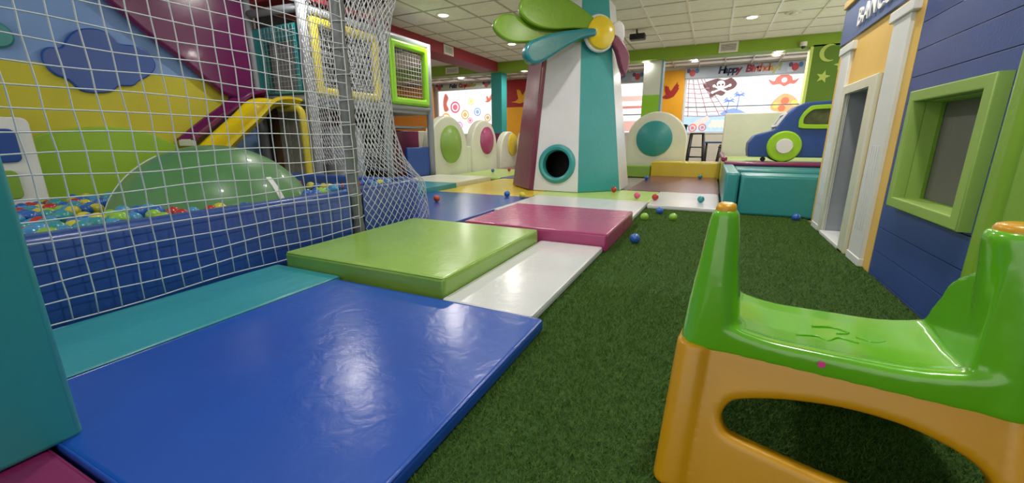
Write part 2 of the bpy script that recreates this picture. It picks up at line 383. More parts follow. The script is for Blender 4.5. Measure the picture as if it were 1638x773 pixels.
link('padded_rail', box(.13, .20, 6.25, 8.40, .396, .46, .02, 3), V['purple'], label='low purple padded rail beside the white panel', cat='rail')

# ================================================================== WINDMILL
WC = Vector((-1.765, 5.72, 0)); ZB, ZT = .044, 2.36; SB, ST = .612, .376
def mill_side(z): return SB+(ST-SB)*(z-.04)/(2.33-.04)
mill = empty('windmill', (WC.x, WC.y, ZB), 'tall padded windmill with teal, white and maroon panels and coloured blades', 'windmill')
cols = {-135: V['maroon'], -90: V['white'], -45: V['bteal'], 0: V['white'], 45: V['bteal'], 90: V['white'], 135: V['bteal'], 180: V['white']}
def mill_frame(deg):
    t = math.radians(deg); n = Vector((math.cos(t), math.sin(t), 0)); a = Vector((-math.sin(t), math.cos(t), 0))
    ab, at_ = mill_side(ZB)*1.2071, mill_side(ZT)*1.2071
    B = Vector((WC.x, WC.y, ZB))+n*ab; T = Vector((WC.x, WC.y, ZT))+n*at_
    b = (T-B); ln = b.length; b.normalize(); return B, a, b, a.cross(b), ln
for deg, m in cols.items():
    B, a, b, n, ln = mill_frame(deg); s0, s1 = mill_side(ZB), mill_side(ZT)
    lp = [(-s0/2, 0), (s0/2, 0), (s1/2, ln), (-s1/2, ln)]
    if deg == -135:
        h = ln*.80; sm = s0+(s1-s0)*.80
        lp2 = [(-s0/2-.01, 0), (s0/2+.01, 0), (sm/2+.01, h), (-sm/2-.01, h)]
        link('panel', plate([lp], .05, B-n*.06, (a, b, n), .008), V['white'], mill)
        link('side_panel', plate([lp2], .07, B-n*.012, (a, b, n), .012), m, mill); continue
    loops = [lp]
    if deg == -90: loops.append(circ(0.005, .345, .17, 40))
    link('panel', plate(loops, .05, B-n*.05, (a, b, n), .007), m, mill)
    if deg == -90:
        c = B+a*.005+b*.345
        link('porthole_ring', lathe([(.168, -.05), (.168, .01), (.178, .035), (.207, .046), (.236, .03), (.246, 0), (.246, -.004), (.168, -.05)], c, seg=48, frame=(a, b, n), ring=True), V['bteal'], mill)
link('shade_core', loft([[(WC.x+mill_side(z)*.6*math.cos(k*PI/4+PI/8), WC.y+mill_side(z)*.6*math.sin(k*PI/4+PI/8), z) for k in range(8)] for z in (.05, 2.3)]), M_dark, mill)  # near-black core puts the enclosed mill's shade behind the porthole
link('ceiling_column', box(WC.x-.30, WC.x+.30, WC.y-.30, WC.y+.30, 2.34, CZ+.01, .01, 1), M_steel, mill)
HUB = Vector((-1.344, 5.276, 1.917)); an_, bn_, nn_ = Vector((.7071, .7071, 0)), Vector((0, 0, 1)), Vector((.7071, -.7071, 0))
fr = (an_, bn_, nn_)
link('hub_post', lathe([(.10, -.2), (.10, -.04)], HUB, frame=fr), V['white'], mill)
link('hub_ring', lathe([(0, -.05), (.20, -.05), (.212, -.03), (.212, -.01), (.2, .005), (0, .005)], HUB, seg=48, frame=fr), V['white'], mill)
link('hub_cap', lathe([(.183, .005), (.186, .02), (.175, .045), (.12, .072), (.06, .083), (0, .086)], HUB, seg=48, frame=fr), plastic('hub_yellow', 'd2b81e'), mill)
def blade(lp, m, off, th=.08, b=.022):
    link('blade', plate([smooth_loop(lp, 5)], th, HUB+nn_*off, fr, b, 4), m, mill)
M_bg = vinyl('blade_green', '648f18', .3); M_bt = vinyl('blade_teal', '1f747e', .25)
blade([(-.10,.03),(-.35,.02),(-.60,-.01),(-.80,.0),(-.95,.06),(-1.03,.15),(-1.0,.26),(-.88,.34),(-.70,.36),(-.45,.32),(-.18,.20),(-.08,.12)], M_bg, -.05)
blade([(-.10,-.06),(-.45,-.12),(-.8,-.14),(-1.06,-.16),(-1.22,-.11),(-1.305,-.01),(-1.25,.09),(-1.10,.135),(-.9,.10),(-.5,.10),(-.15,.06)], M_bg, -.145)
blade([(-.10,-.05),(-.25,-.085),(-.45,-.18),(-.63,-.29),(-.80,-.385),(-.90,-.395),(-.965,-.34),(-.985,-.27),(-.95,-.19),(-.88,-.145),(-.66,-.066),(-.4,-.01),(-.12,.03)], M_bt, -.06, .15, .035)
blade([(.10,-.02),(.20,-.005),(.30,-.06),(.41,-.20),(.415,-.35),(.36,-.46),(.29,-.34),(.225,-.18)], V['maroon'], -.05)
blade([(.10,.04),(.19,.12),(.30,.18),(.375,.13),(.39,.01),(.35,-.08),(.2,-.03)], V['white'], -.14)

# ================================================================== ARCH PANELS
def arch_loop(c, w, h, z0): 
    r = w/2; out = [(c-r, z0), (c+r, z0)]
    hh = h-r if h-z0 > r else z0
    return out+[(c+r*math.cos(t), hh+r*math.sin(t)) for t in np.linspace(0, PI, 24)]
def arch(frame, org, c, w, h, z0, th, cc, cz, cr, ckey, label, cry=None):
    a, b, n = (Vector(v) for v in frame)
    e = empty('arch_panel', Vector(org)+a*c+b*z0, label, 'panel', )
    link('body', plate([arch_loop(c, w, h, z0)], th, org, frame, .03, 3), V['cream'], e)
    link('disc', lathe([(0, th+.03), (cr*.93, th+.03), (cr, th+.015), (cr, th-.01)], Vector(org)+a*cc+b*cz, seg=40, frame=frame), V[ckey], e)
arch(FX, (-4.62,0,0), 6.65, 1.28, 1.11, .0, .16, 6.70, .60, .35, 'green', 'white round-topped panel with a big lime green disc by the tower')
arch(FX, (-4.62,0,0), 8.02, 1.10, 1.09, .0, .16, 8.1, .66, .29, 'pink', 'white round-topped panel with a pink disc between its neighbours')
arch(FX, (-4.62,0,0), 9.28, .98, .87, .0, .16, 9.42, .55, .27, 'yellow', 'low white round-topped panel with a yellow disc')
link('fence_panel', box(-4.60, -4.48, 7.295, 7.465, .0, .55, .02, 3), V['cream'], label='low white padded panel joining the first two arch panels', cat='panel')
arch(FMY, (0,9.62,0), -3.98, .80, 1.02, .044, .14, -4.0, .68, .24, 'pink', 'white round-topped panel with a pink disc standing half behind the windmill')
arch(FMY, (0,8.78,0), -1.0, 1.12, 1.2, .0, .16, -1.035, .695, .335, 'bteal', 'white round-topped panel with a big teal disc behind the yellow step')

# ================================================================== TOY CAR
CY = 6.35
car = empty('toy_car', (1.3, 6.6, .396), 'large blue padded toy car with lime wheels and window frame', 'toy car')
M_cb = mat('car_blue', '1c4792', .45, .04, 4, bump=.05, bscale=60, coat=.15); M_cg = mat('car_green', '96c92a', .4, .03)
body = [(.445,.46),(.43,.55),(.43,.64),(.49,.735),(.60,.775),(.705,.806),(.80,.97),(.90,1.09),(1.0,1.128),(1.25,1.14),(1.62,1.13),(1.78,1.05),(1.90,.85),(2.05,.80),(2.12,.70),(2.12,.46)]
wloop = [(.945,.86),(.955,.96),(1.02,1.06),(1.10,1.09),(1.40,1.09),(1.47,1.04),(1.47,.86),(1.42,.815),(1.0,.815)]
wloop = smooth_loop(wloop, 3)
def shrink(lp, d):
    cx = sum(p[0] for p in lp)/len(lp); cy = sum(p[1] for p in lp)/len(lp)
    wx = max(p[0] for p in lp)-cx; wy = max(p[1] for p in lp)-cy
    return [(cx+(p[0]-cx)*(1-d/wx), cy+(p[1]-cy)*(1-d/wy)) for p in lp]
link('body', plate([body, shrink(wloop, .04)], .5, (0, CY+.5, 0), FMY, .02, 2), M_cb, car)
link('window_frame', plate([wloop, shrink(wloop, .05)], .03, (0, CY, 0), FMY, .006), M_cg, car)
link('window_pane', plate([shrink(wloop, .045)], .01, (0, CY+.06, 0), FMY), mat('car_glass', '5c6b52', .2, .4, 9), car)
ws = Vector((.80-.705, 0, .97-.806)).normalized(); wsn = Vector((-ws.z, 0, ws.x))
wfr = (Vector((0, -1, 0)), ws, Vector((0,-1,0)).cross(ws))
wo = Vector((.72, CY+.25, .83))
link('windscreen_frame', plate([rect(-.23,.23,.0,.20,.02), rect(-.19,.19,.03,.17,.02)], .025, wo, wfr, .004), M_white, car)
link('windscreen', plate([rect(-.20,.20,.02,.18)], .012, wo, wfr), mat('screen_glass', '3c4652', .15), car)
for wx in (.822, 1.75):
    w_ = link('wheel', lathe([(0, .07), (.17, .07), (.188, .05), (.188, -.02), (0, -.02)], (wx, CY, .600), axis='-y', seg=48), M_cg, car)
    link('hub_cap', lathe([(0, .095), (.085, .095), (.092, .085), (.092, .065)], (wx, CY, .600), axis='-y', seg=40), M_white, w_)
    link('caster', lathe([(.03, -.02), (.03, .02)], (wx-.2, CY+.1, .43), axis='-y', seg=16), M_black, car)
    link('tyre', lathe([(.10, -.30), (.204, -.30), (.204, -.021), (.10, -.021)], (wx, CY, .600), axis='-y', seg=40), M_black, car)

# ================================================================== BANK FRONT AND HOUSE FRONT
WX = .82
bank = empty('bank_front', (WX, 3.45, 0), 'yellow play bank front with white pilasters, doorway and blue sign band', 'playhouse')
link('wall_panel', plate([[(-4.17,0),(-2.70,0),(-2.70,CZ),(-4.17,CZ)], rect(-3.73,-3.185,.01,1.02)], .05, (WX+.05, 0, 0), FMX, .003, 1), M_facade, bank)
link('sign_band', plate([rect(-4.165,-2.705,1.375,1.625)], .015, (WX, 0, 0), FMX, .003, 1), M_band, bank)
M_let = mat('letter_white', 'e8e9ea', .5)
ty = 3.74
for ch, wdt in zip('BANCO', (.125, .13, .135, .125, .13)):
    link('letter', text_me(ch, .155, (WX-.015, ty, 1.43), FMX, .012, .0015), M_let, bank); ty -= wdt*.98
link('cornice', box(WX-.03, WX+.001, 2.70, 4.17, 1.63, 1.68, .006, 2), M_facade, bank)
for y0, y1 in ((2.80, 3.02), (3.80, 4.02)):
    p = link('pilaster', box(WX-.020, WX+.004, y0, y1, .004, 1.29, .004, 2), M_white, bank)
    link('capital', box(WX-.030, WX+.004, y0-.055, y1+.045, 1.29, 1.345, .005, 2), M_white, p)
    link('base', box(WX-.025, WX+.004, y0-.004, y1+.004, .004, .05, .004, 2), M_white, p)
    for q in range(4):
        yy = y0+.055+q*(y1-y0-.11)/3
        link('flute', box(WX-.0235, WX-.018, yy-.007, yy+.007, .20, .66, .003, 2), M_white, p)
dfl = rect(-3.80,-3.09,.004,1.055)
link('door_frame', plate([dfl, rect(-3.715,-3.20,-.02,1.005)], .028, (WX+.002, 0, 0), FMX, .010, 3), V['cream'], bank)
link('door_jamb', plate([rect(-3.728,-3.188,.01,1.018), rect(-3.712,-3.205,.03,1.0)], .455, (WX+.45, 0, 0), FMX), V['grey'], bank)
link('doorway_back', box(WX+.45, WX+.47, 3.15, 3.78, 0, 1.05), V['grey'], bank)
link('door_sill', box(WX-.03, WX+.45, 3.21, 3.708, .004, .032, .006, 2), M_white, bank)
link('wall_side', box(WX+.06, 3.1, 4.12, 4.17, 0, CZ), M_facade, kind='structure')

house = empty('house_front', (WX, 2.1, 0), 'dark blue boarded playhouse front with a deep lime green window', 'playhouse')
hw = (-2.495, -1.933, .425, .8535)                 # opening (minus Y, z)
zs = [-.105+.12*k for k in range(0, 23)]
for k in range(len(zs)-1):
    z0, z1 = max(zs[k], .002)+.0014, min(zs[k+1], CZ)-.0014
    if z1 <= z0+.005: continue
    segs = [(-2.695, 1.6)]
    if z1 > hw[2] and z0 < hw[3]: segs = [(-2.695, hw[0]), (hw[1], 1.6)]
    for a0, a1 in segs:
        link('plank', plate([rect(a0, a1, z0, z1)], .022, (WX+.022, 0, 0), FMX, .002, 1), M_siding, house)
link('backing', plate([rect(-2.695,1.6,0,CZ), rect(*hw)], .02, (WX+.043, 0, 0), FMX), M_siding, house)
wf = link('window_frame', plate([rect(-2.535,-1.885,.388,.902), rect(-2.483,-1.945,.433,.855)], .05, (WX+.01, 0, 0), FMX, .006, 2), M_wgreen, house)
link('window_reveal', plate([rect(*hw), rect(hw[0]+.010,hw[1]-.010,hw[2]+.006,hw[3]-.003)], .06, (WX+.06, 0, 0), FMX), M_wgreen, house)
link('inner_stop', plate([rect(hw[0]-.03,hw[1]+.03,hw[2]-.03,hw[3]+.03), rect(hw[0]+.016,hw[1]-.010,hw[2]+.008,hw[3]-.006)], .012, (WX+.072, 0, 0), FMX), mat('stop_green', '6f9630', .6), house)
link('inside_panel', box(WX+.074, WX+.089, 1.88, 2.56, .38, .90), mat('inside_grey', '73726e', .8), house)

pc = empty('padded_column', (.78, 1.3, 0), 'lime green padded column beside the blue playhouse boards', 'column')
M_pc = vinyl('column_green', '7fa72e', .42)
link('pad', box(.715, .815, 1.555, 1.668, .005, CZ, .038, 5), M_pc, pc)
link('pad', box(.715, .815, .95, 1.55, .005, CZ, .03, 5), M_pc, pc)

# ================================================================== PLASTIC SLIDE
TO = Vector((-.019, .849, 0)); ta = math.radians(-6.7)
eu = Vector((math.cos(ta), math.sin(ta), 0)); ev = Vector((-math.sin(ta), math.cos(ta), 0)); ez = Vector((0, 0, 1))
def tp(u, v, w): return TO+eu*u+ev*v+ez*w
def rsec(u0, u1, v0, v1, w, r=.45, n=6):
    return [tp(x, y, w) for x, y in rect(u0, u1, v0, v1, r*min(u1-u0, v1-v0), n)]
slide = empty('plastic_slide', tp(.26, .2, 0), 'lime green plastic toddler slide with a yellow stepped back', 'slide')
def hull(points):
    bm = bmesh.new()
    for p in points: bm.verts.new(p)
    r = bmesh.ops.convex_hull(bm, input=bm.verts)
    bmesh.ops.delete(bm, geom=[g for g in r['geom_interior'] if isinstance(g, bmesh.types.BMVert)], context='VERTS')
    return bm_mesh(bm)
parts = []
parts.append(loft([rsec(-.004,.100,.000,.125,.286,.35), rsec(.002,.098,.003,.12,.36,.4), rsec(.012,.088,.008,.105,.44), rsec(.022,.080,.014,.095,.52), rsec(.027,.075,.018,.088,.556), rsec(.033,.069,.024,.082,.567)]))
parts.append(loft([rsec(.425,.535,.000,.125,.286,.35), rsec(.424,.530,.003,.12,.36,.4), rsec(.418,.515,.008,.115,.44), rsec(.407,.495,.014,.105,.52), rsec(.402,.485,.018,.098,.556), rsec(.408,.478,.024,.092,.567)]))
# saddle seat: cross sections along u
secs = []
for i in range(25):
    u = .03+i*(.47/24); q = (u-.255)/.22
    top = .3195+.05*max(0, abs(q)-.30)**2*1.5+.004*q
    lipz = top+.010
    prof = [(.004,.287),(.004,lipz-.012),(.012,lipz-.002),(.028,lipz),(.05,top+.002),(.12,top-.004),(.22,top-.004),(.29,top-.008),(.33,top-.03),(.33,.26),(.05,.262)]
    secs.append([tp(u, v, w) for v, w in prof])
parts.append(loft(secs))
for u0, u1, lp in ((.42,.475, [(.02,.30),(.02,.52),(.085,.498),(.170,.458),(.19,.445),(.285,.325),(.285,.27)]), (.03,.07, [(.02,.30),(.02,.46),(.07,.44),(.12,.42),(.15,.40),(.26,.325),(.26,.27)])):
    parts.append(hull([tp(u, v, w) for u in (u0, u1) for v, w in lp]))
# chute and its rails
ch = [(.30,.305),(.36,.275),(.46,.205),(.58,.125),(.70,.062),(.80,.036),(.86,.032)]
secs = [[tp(.07, v, w-.03), tp(.47, v, w-.03), tp(.47, v, w), tp(.07, v, w)] for v, w in smooth_path(ch, 3)]
parts.append(loft(secs))
for u0, u1 in ((.05,.085),(.455,.49)):
    secs = [[tp(u0, v, w-.03), tp(u1, v, w-.03), tp(u1, v, w+.035), tp(u0, v, w+.035)] for v, w in smooth_path([(.22,.30)]+ch, 3)]
    parts.append(loft(secs))
gm = remesh(join(*parts), .0048, 10, .5)
M_sg = plastic('slide_green', '64b41c', .2); M_sy = mat('plastic_slide_yellow', 'd09812', .34, .03, 4, bump=.03, bscale=60, coat=.1)
link('chute_and_seat', gm, M_sg, slide)
# embossed mark on the seat
for lp in ([(.20,.10),(.235,.115),(.25,.10),(.27,.13),(.30,.12)], [(.23,.165),(.265,.18),(.29,.165),(.27,.15)], [(.30,.15),(.325,.14),(.345,.155)]):
    link('embossed_line', tube_me([tp(u, v, .3165) for u, v in smooth_path(lp, 4)], .0022, 6), M_sg, slide)
link('mark_sticker', lathe([(0,.002),(.006,.002),(.006,0)], tp(.235,.0015,.311), frame=(eu, ez, -ev), seg=16), plastic('pink_dot', 'e8509a'), slide)
# yellow stepped back: leaning panel with two slots and rounded rails
le = math.radians(15); eb = (ez*math.cos(le)+ev*math.sin(le)); en = eu.cross(eb)
jo = tp(0, .004, .300)
def sw(w): return (w-.300)/math.cos(le)
slot1 = [(.094,sw(.167)),(.100,sw(.187)),(.118,sw(.205)),(.187,sw(.227)),(.276,sw(.241)),(.356,sw(.239)),(.42,sw(.222)),(.455,sw(.200)),(.468,sw(.172)),(.458,sw(.142)),(.42,sw(.112)),(.281,sw(.116)),(.19,sw(.126)),(.115,sw(.137)),(.099,sw(.150))]
outer = [(-.004,0),(.535,0),(.548,sw(.006)),(-.014,sw(.006))]
pan = plate([outer, smooth_loop(slot1,4)], .045, jo-en*.045-en*.004, (eu, eb, en), .014, 4)
yp = [pan]
for c0, c1 in ((.028,.018),(.505,.520)):
    secs = []
    for w in (.003,.1,.2,.292):
        t = (w-.3)*math.tan(le); c = c0+(c1-c0)*(.3-w)/.3
        secs.append(rsec(c-.036, c+.034, t-.004, t+.105, w, .42))
    yp.append(loft(secs))
ym = remesh(join(*yp), .0046, 6, .5)
link('stepped_back', ym, M_sy, slide)
for u0, u1, v0, v1 in ((.030,.072,.020,.086),(.405,.481,.020,.096)):
    cu_, cv = (u0+u1)/2, (v0+v1)/2
    s_ = [rsec(cu_-(u1-u0)/2*k, cu_+(u1-u0)/2*k, cv-(v1-v0)/2*k, cv+(v1-v0)/2*k, w, .48) for k, w in ((.86,.556),(.84,.569),(.76,.575),(.5,.578),(.2,.578))]
    link('post_cap', loft(s_), M_sy, slide)

# ================================================================== BALL PIT
PX = -2.07
def offset_path(path, d):
    out = []
    for i, p in enumerate(path):
        a = Vector(path[max(i-1,0)]); b = Vector(path[min(i+1,len(path)-1)]); t = (b-a).normalized()
        out.append((p[0]-t.y*d, p[1]+t.x*d))
    return out
arc = [(-2.42+.35*math.cos(t), 2.50+.35*math.sin(t)) for t in np.linspace(0, PI/2, 9)]
wall_path = [(PX, -.9), (PX, .3), (PX, 1.2), (PX, 1.96)] + [(PX, 2.02), (PX, 2.3)] + arc + [(-3.0, 2.85), (-3.7, 2.85), (-4.26, 2.85)]
pit = empty('ball_pit_barrier', (-2.2, 1.5, 0), 'long blue padded wall of the ball pit with a rounded corner', 'barrier')
def padwall(path, th, z0, z1, name):
    inn = offset_path(path, th); secs = []
    for (x, y), (u, v) in zip(path, inn):
        d = Vector((u-x, v-y)); prof = [(0,z0),(0,z1-.03),(.1,z1-.009),(.25,z1),(.75,z1),(.9,z1-.009),(1,z1-.03),(1,z0)]
        secs.append([(x+d.x*k, y+d.y*k, z) for k, z in prof])
    link(name, loft(secs), V['navy'], pit)
padwall([(PX, -.9), (PX, .3), (PX, 1.2), (PX, 1.925)], .13, .0, .374, 'straight_section')
padwall([(PX, 2.035), (PX, 2.3)]+arc, .13, .0, .385, 'corner_section')
padwall([(-2.425, 2.85), (-3.0, 2.85), (-3.7, 2.85), (-4.20, 2.85)], .13, .0, .372, 'end_section')
link('pit_floor', box(-5.17, -2.21, -.9, 2.7, .0, .03), V['navy'], pit)

ballm = {k: plastic('ball_'+k, c, .3) for k, c in dict(red='b0281f', blue='2460b4', green='86bb3c', yellow='c9c23a', teal='2f8f98', pink='d8548c', lightblue='3c8cc0', orange='bf4a22').items()}
bm_ = {}
def sph(seg, rings):
    bm = bmesh.new(); bmesh.ops.create_uvsphere(bm, u_segments=seg, v_segments=rings, radius=.035)
    for f in bm.faces: f.smooth = True
    bmesh.ops.translate(bm, vec=(0,0,.035), verts=bm.verts); return bm_mesh(bm)
for k, m in ballm.items():
    me = sph(20, 12); me.materials.append(m); me.name = 'ball_'+k; bm_[k] = me
def ball(x, y, z, k, label, group=None, s=1.0):
    o = bpy.data.objects.new('ball', bm_[k]); COL.objects.link(o); o.location = (x, y, z); o.scale = (s, s, s)
    return tag(o, label, 'ball', group)
# loose balls on the mats and the turf
ball(-.412, 2.82, .0, 'blue', 'blue plastic ball on the turf beside the pink mat')
ball(-.47, 3.68, .0, 'green', 'lime green ball on the turf touching the white mat')
ball(-.385, 4.06, .0, 'blue', 'blue ball on the turf between two lime green balls')
ball(-.243, 3.77, .0, 'green', 'lime green ball out on the open turf')
ball(.72, 4.22, .0, 'blue', 'blue ball on the turf at the foot of the teal foam block')
ball(-2.62, 3.62, .041, 'orange', 'orange-red ball alone on the blue mat')
ball(-2.1, 4.28, .041, 'blue', 'blue ball at the edge of the blue and yellow mats')
ball(-1.90, 4.27, .041, 'yellow', 'yellow ball at the corner of the white and yellow mats')
ball(-1.06, 5.22, .041, 'red', 'red ball on the green mat at the foot of the windmill')
ball(-.70, 4.72, .047, 'pink', 'pink ball on the light green mat')
ball(-.50, 4.66, .047, 'red', 'red ball at the corner of the two thin white mats')
ball(-.05, 4.72, .043, 'teal', 'teal ball on the white mat at the end of the turf')
ball(-.13, 7.6, .041, 'teal', 'dark teal ball on the plum mat before the yellow step')
ball(-.91, 7.0, .041, 'blue', 'blue ball on the plum mat beside the windmill')
ball(-3.95, 7.4, .041, 'blue', 'blue ball on the light green mat before the arches')
ball(-3.75, 7.75, .041, 'purple' if 'purple' in bm_ else 'red', 'small dark red ball before the pink disc arch')
ball(.33, 4.95, .201, 'blue', 'blue ball on the sunken teal seat')
ball(.31, 4.80, .201, 'red', 'red ball on the sunken teal seat')
# the balls filling the pit
DC, DR = Vector((-3.25, 1.79)), .65
def surf(x, y):                                   # level of the ball bed
    return .255+(x+2.4)*.045+.035*max(0, min(1, (y-1.3)/.8))+.010*math.sin(5*x+3*y)+.010*math.sin(7*y-2*x)
keys = ['blue','lightblue','red','yellow','green','blue','teal','red','lightblue','green','lightblue','teal','blue']
cells = []; tops = []
ry = 0; y = -.2
while y < 2.66:
    x = -5.08+(.041 if ry % 2 else 0)
    while x < -2.26:
        jx, jy = x+random.uniform(-.001,.001), y+random.uniform(-.001,.001)
        if (Vector((jx, jy))-DC).length > DR+.03: (cells.append((jx, jy, surf(jx, jy)-.055+random.uniform(-.006,.006))), tops.append((jx+.04, jy+.036, surf(jx, jy)+.002+random.uniform(-.008,.022))) if random.random() < .5 else None)
        x += .082
    y += .072; ry += 1
cells = [c for c in tops if c[0] < -2.26 and c[1] < 2.64 and (Vector(c[:2])-DC).length > DR+.045]+cells
def shown(c):
    v = Vector((c[0], c[1], c[2]+.05))-CAM; d = v.dot(fw)
    px, py = 819+F_PX*v.dot(rt)/d, 386.5+F_PX*v.dot(dn)/d
    t = (PX-.13)/c[0]; wz = .70+(c[2]+.07-.70)*t
    vis = wz > .355
    return vis and ((15 < px < 230) or (430 < px < 560)), d
ind = []; rest = []
for c in cells:
    s, d = shown(c); (ind if s else rest).append((d, c))
ind.sort()
extra = ind[300:]; ind = ind[:300]
lab = 'small {} plastic ball in the ball pit'
words = dict(blue='dark blue', lightblue='light blue')
for d, c in ind:
    k = random.choice(keys); ball(*c, k, lab.format(words.get(k, k)), '{} balls filling the ball pit'.format(words.get(k, k)), 1.14)
bm = bmesh.new(); sm = bmesh.new(); bmesh.ops.create_uvsphere(sm, u_segments=9, v_segments=6, radius=.0385)
sv = np.array([v.co[:] for v in sm.verts], np.float32); sf = [[v.index for v in f.verts] for f in sm.faces]; sm.free(); bm.free()
vs = []; fs = []; mi = []
for d, c in rest+extra:
    o = len(vs); vs.extend((sv+np.array((c[0], c[1], c[2]+.035))).tolist()); fs.extend([[i+o for i in f] for f in sf]); mi.extend([random.randrange(5)]*len(sf))
me = raw(vs, fs, True)
o = link('ball_bed', me, None, label='bed of small coloured plastic balls covering the pit floor', cat='balls', kind='stuff')
for k in ('blue','lightblue','red','yellow','green'): o.data.materials.append(ballm[k])
o.data.polygons.foreach_set('material_index', np.array(mi, np.int32))
# under the balls: the bed they rest on
secs = []
# ---- dome
dome = empty('climbing_dome', (DC.x, DC.y, .03), 'big glossy green dome with white stripes inside the ball pit', 'dome')
DH = .63; prof = [(DR*math.cos(t), .03+DH*math.sin(t)) for t in np.linspace(0, PI/2, 20)]
link('shell', lathe(prof, (DC.x, DC.y, 0), seg=64), mat('dome_green', '4f8450', .38, .08, 3, coat=.12, bump=.05, bscale=8), dome)
for az in (.15, -2.05):                       # white stripes running up the shell
    n_ = 14; vs = []
    for i in range(n_):
        t = i/(n_-1)*PI*(.22 if az > 0 else .34)+.02
        for s in (-1, 1):
            for lift in (-.01, .006):
                r_ = (DR+lift)*math.cos(t); z_ = .03+(DH+lift)*math.sin(t); w_ = .02*s
                vs.append((DC.x+r_*math.cos(az)-w_*math.sin(az), DC.y+r_*math.sin(az)+w_*math.cos(az), z_))
    link('stripe', loft([[vs[i*4], vs[i*4+2], vs[i*4+3], vs[i*4+1]] for i in range(n_)]), M_white, dome)
# ---- painted scenery on the left wall, as thick boards
XL = -5.2
link('painted_field', plate([[(-2.2,.0),(3.15,.0),(3.15,1.335),(-2.2,1.315)]], .02, (XL, 0, 0), FX), M_wall_yel, wl_)
link('cloud_board', plate([smooth_loop([(1.667,1.4),(1.712,1.458),(1.80,1.475),(1.87,1.585),(1.953,1.650),(2.066,1.675),(2.155,1.65),(2.215,1.58),(2.333,1.582),(2.43,1.535),(2.475,1.43),(2.418,1.331),(2.312,1.258),(2.25,1.205),(2.14,1.19),(2.077,1.135),(1.958,1.112),(1.86,1.124),(1.79,1.205),(1.715,1.24),(1.672,1.31)][::-1], 4)], .05, (XL, 0, 0), FX, .012), mat('cloud_blue', '1f4fa2', .35, .04, coat=.2), label='dark blue cloud-shaped board on the ball pit wall', cat='wall board')
hl = [(1.20,.05),(1.28,.55),(1.46,.71),(1.64,.775),(1.925,.815),(2.19,.79),(2.44,.68),(2.66,.50),(2.86,.25),(2.95,.05)]
link('hill_board', plate([smooth_loop(hl[1:-1]+[hl[-1],(2.0,.04),hl[0]], 4)], .05, (XL+.022, 0, 0), FX, .01), M_hill, label='lime green hill-shaped board on the ball pit wall', cat='wall board')
link('round_board', lathe([(0,.05),(.085,.05),(.10,.035),(.10,0)], (-5.18, 1.43, 1.50), axis='x', seg=32), V['bteal'], label='small round teal board above the yellow wall', cat='wall board')
pb = empty('play_board', (-4.9, 1.1, .15), 'white upright board with blue and green squares at the pit wall', 'play board')
link('board', plate([rect(.45,1.40,.12,.868,.05)], .06, (-4.93, 0, 0), FX, .012), M_white, pb)
for y0, y1, z0, z1, m in ((1.08,1.305,.53,.78,'navy'),(1.03,1.26,.25,.47,'green'),(.70,1.0,.53,.78,'yellow'),(.68,.95,.25,.47,'pink')):
    link('square', plate([rect(y0,y1,z0,z1,.04)], .03, (-4.872, 0, 0), FX, .008), V[m], pb)

# ---- climbing tower beside the pit
TX = -4.3
tower = empty('climbing_tower', (TX-.5, 4.7, 0), 'two-storey soft play tower with grey posts and coloured frames', 'play tower')
def post(x, y, z0, z1, r=.055, m=M_steel): link('post', tube_me([(x, y, z) for z in np.linspace(z0, z1, 5)], r, 14), m, tower)
for x, y in ((TX,3.56),(TX,4.82),(TX,5.86),(-5.14,3.50),(-5.14,5.86),(-5.14,4.82)): post(x, y, .0, 2.16 if y > 5 else 2.30)
def bar(p, q, r=.045, m=M_steel, name='rail'): link(name, tube_me([p, q], r, 12), m, tower)
for z in (1.165, 2.13): bar((TX, 3.56, z), (TX, 5.86, z)); bar((-5.14, 5.86, z), (TX, 5.86, z)); bar((-5.14, 3.5, z), (TX, 3.56, z))
link('platform', box(-5.16, TX, 3.56, 5.86, 1.08, 1.14, .01, 1), M_steel, tower)
link('roof', box(-5.18, TX-.02, 3.52, 4.80, 2.24, 2.30, .01, 1), M_red_beam, tower)
def frame_panel(y0, y1, z0, z1, w, m, name):
    link(name, plate([rect(y0,y1,z0,z1,.04), rect(y0+w,y1-w,z0+w,z1-w,.02)], .09, (TX-.02, 0, 0), FX, .035, 3), m, tower)
M_fy = vinyl('frame_yellow', 'd3c43a', .4); M_fg = vinyl('frame_green', '8fd321', .32)
frame_panel(3.63, 4.70, 1.20, 2.06, .10, M_fy, 'yellow_frame'); frame_panel(4.92, 5.80, 1.20, 2.09, .10, M_fg, 'green_frame')
def grid_net(frame, org, x0, x1, y0, y1, step, r, name, m, parent):
    a, b, n = (Vector(v) for v in frame); mes = []
    k = int((x1-x0)/step)
    for i in range(k+1): mes.append(tube_me([Vector(org)+a*(x0+i*step)+b*y0, Vector(org)+a*(x0+i*step)+b*y1], r, 4))
    k = int((y1-y0)/step)
    for i in range(k+1): mes.append(tube_me([Vector(org)+a*x0+b*(y0+i*step), Vector(org)+a*x1+b*(y0+i*step)], r, 4))
    return link(name, join(*mes), m, parent)
grid_net(FX, (TX,0,0), 5.0, 5.72, 1.28, 2.02, .062, .004, 'frame_net', M_net, tower)
grid_net(FX, (TX,0,0), 3.72, 4.62, 1.28, 1.98, .062, .004, 'frame_net', M_net, tower)
link('panel', box(TX-.06, TX, 5.24, 5.80, .04, .565, .015, 2), V['navy'], tower)
link('panel', box(-4.92, -4.88, 4.86, 5.60, .04, .84, .015, 2), V['purple'], tower)
link('panel', box(-4.92, -4.88, 6.29, 6.60, .04, .84, .015, 2), V['cream'], tower)
link('panel', box(-4.92, -4.88, 5.62, 6.28, .04, .84, .015, 2), V['purple'], tower)
link('shelf', box(-5.1, -4.4, 4.86, 5.84, .86, .90, .01, 1), M_steel, tower)
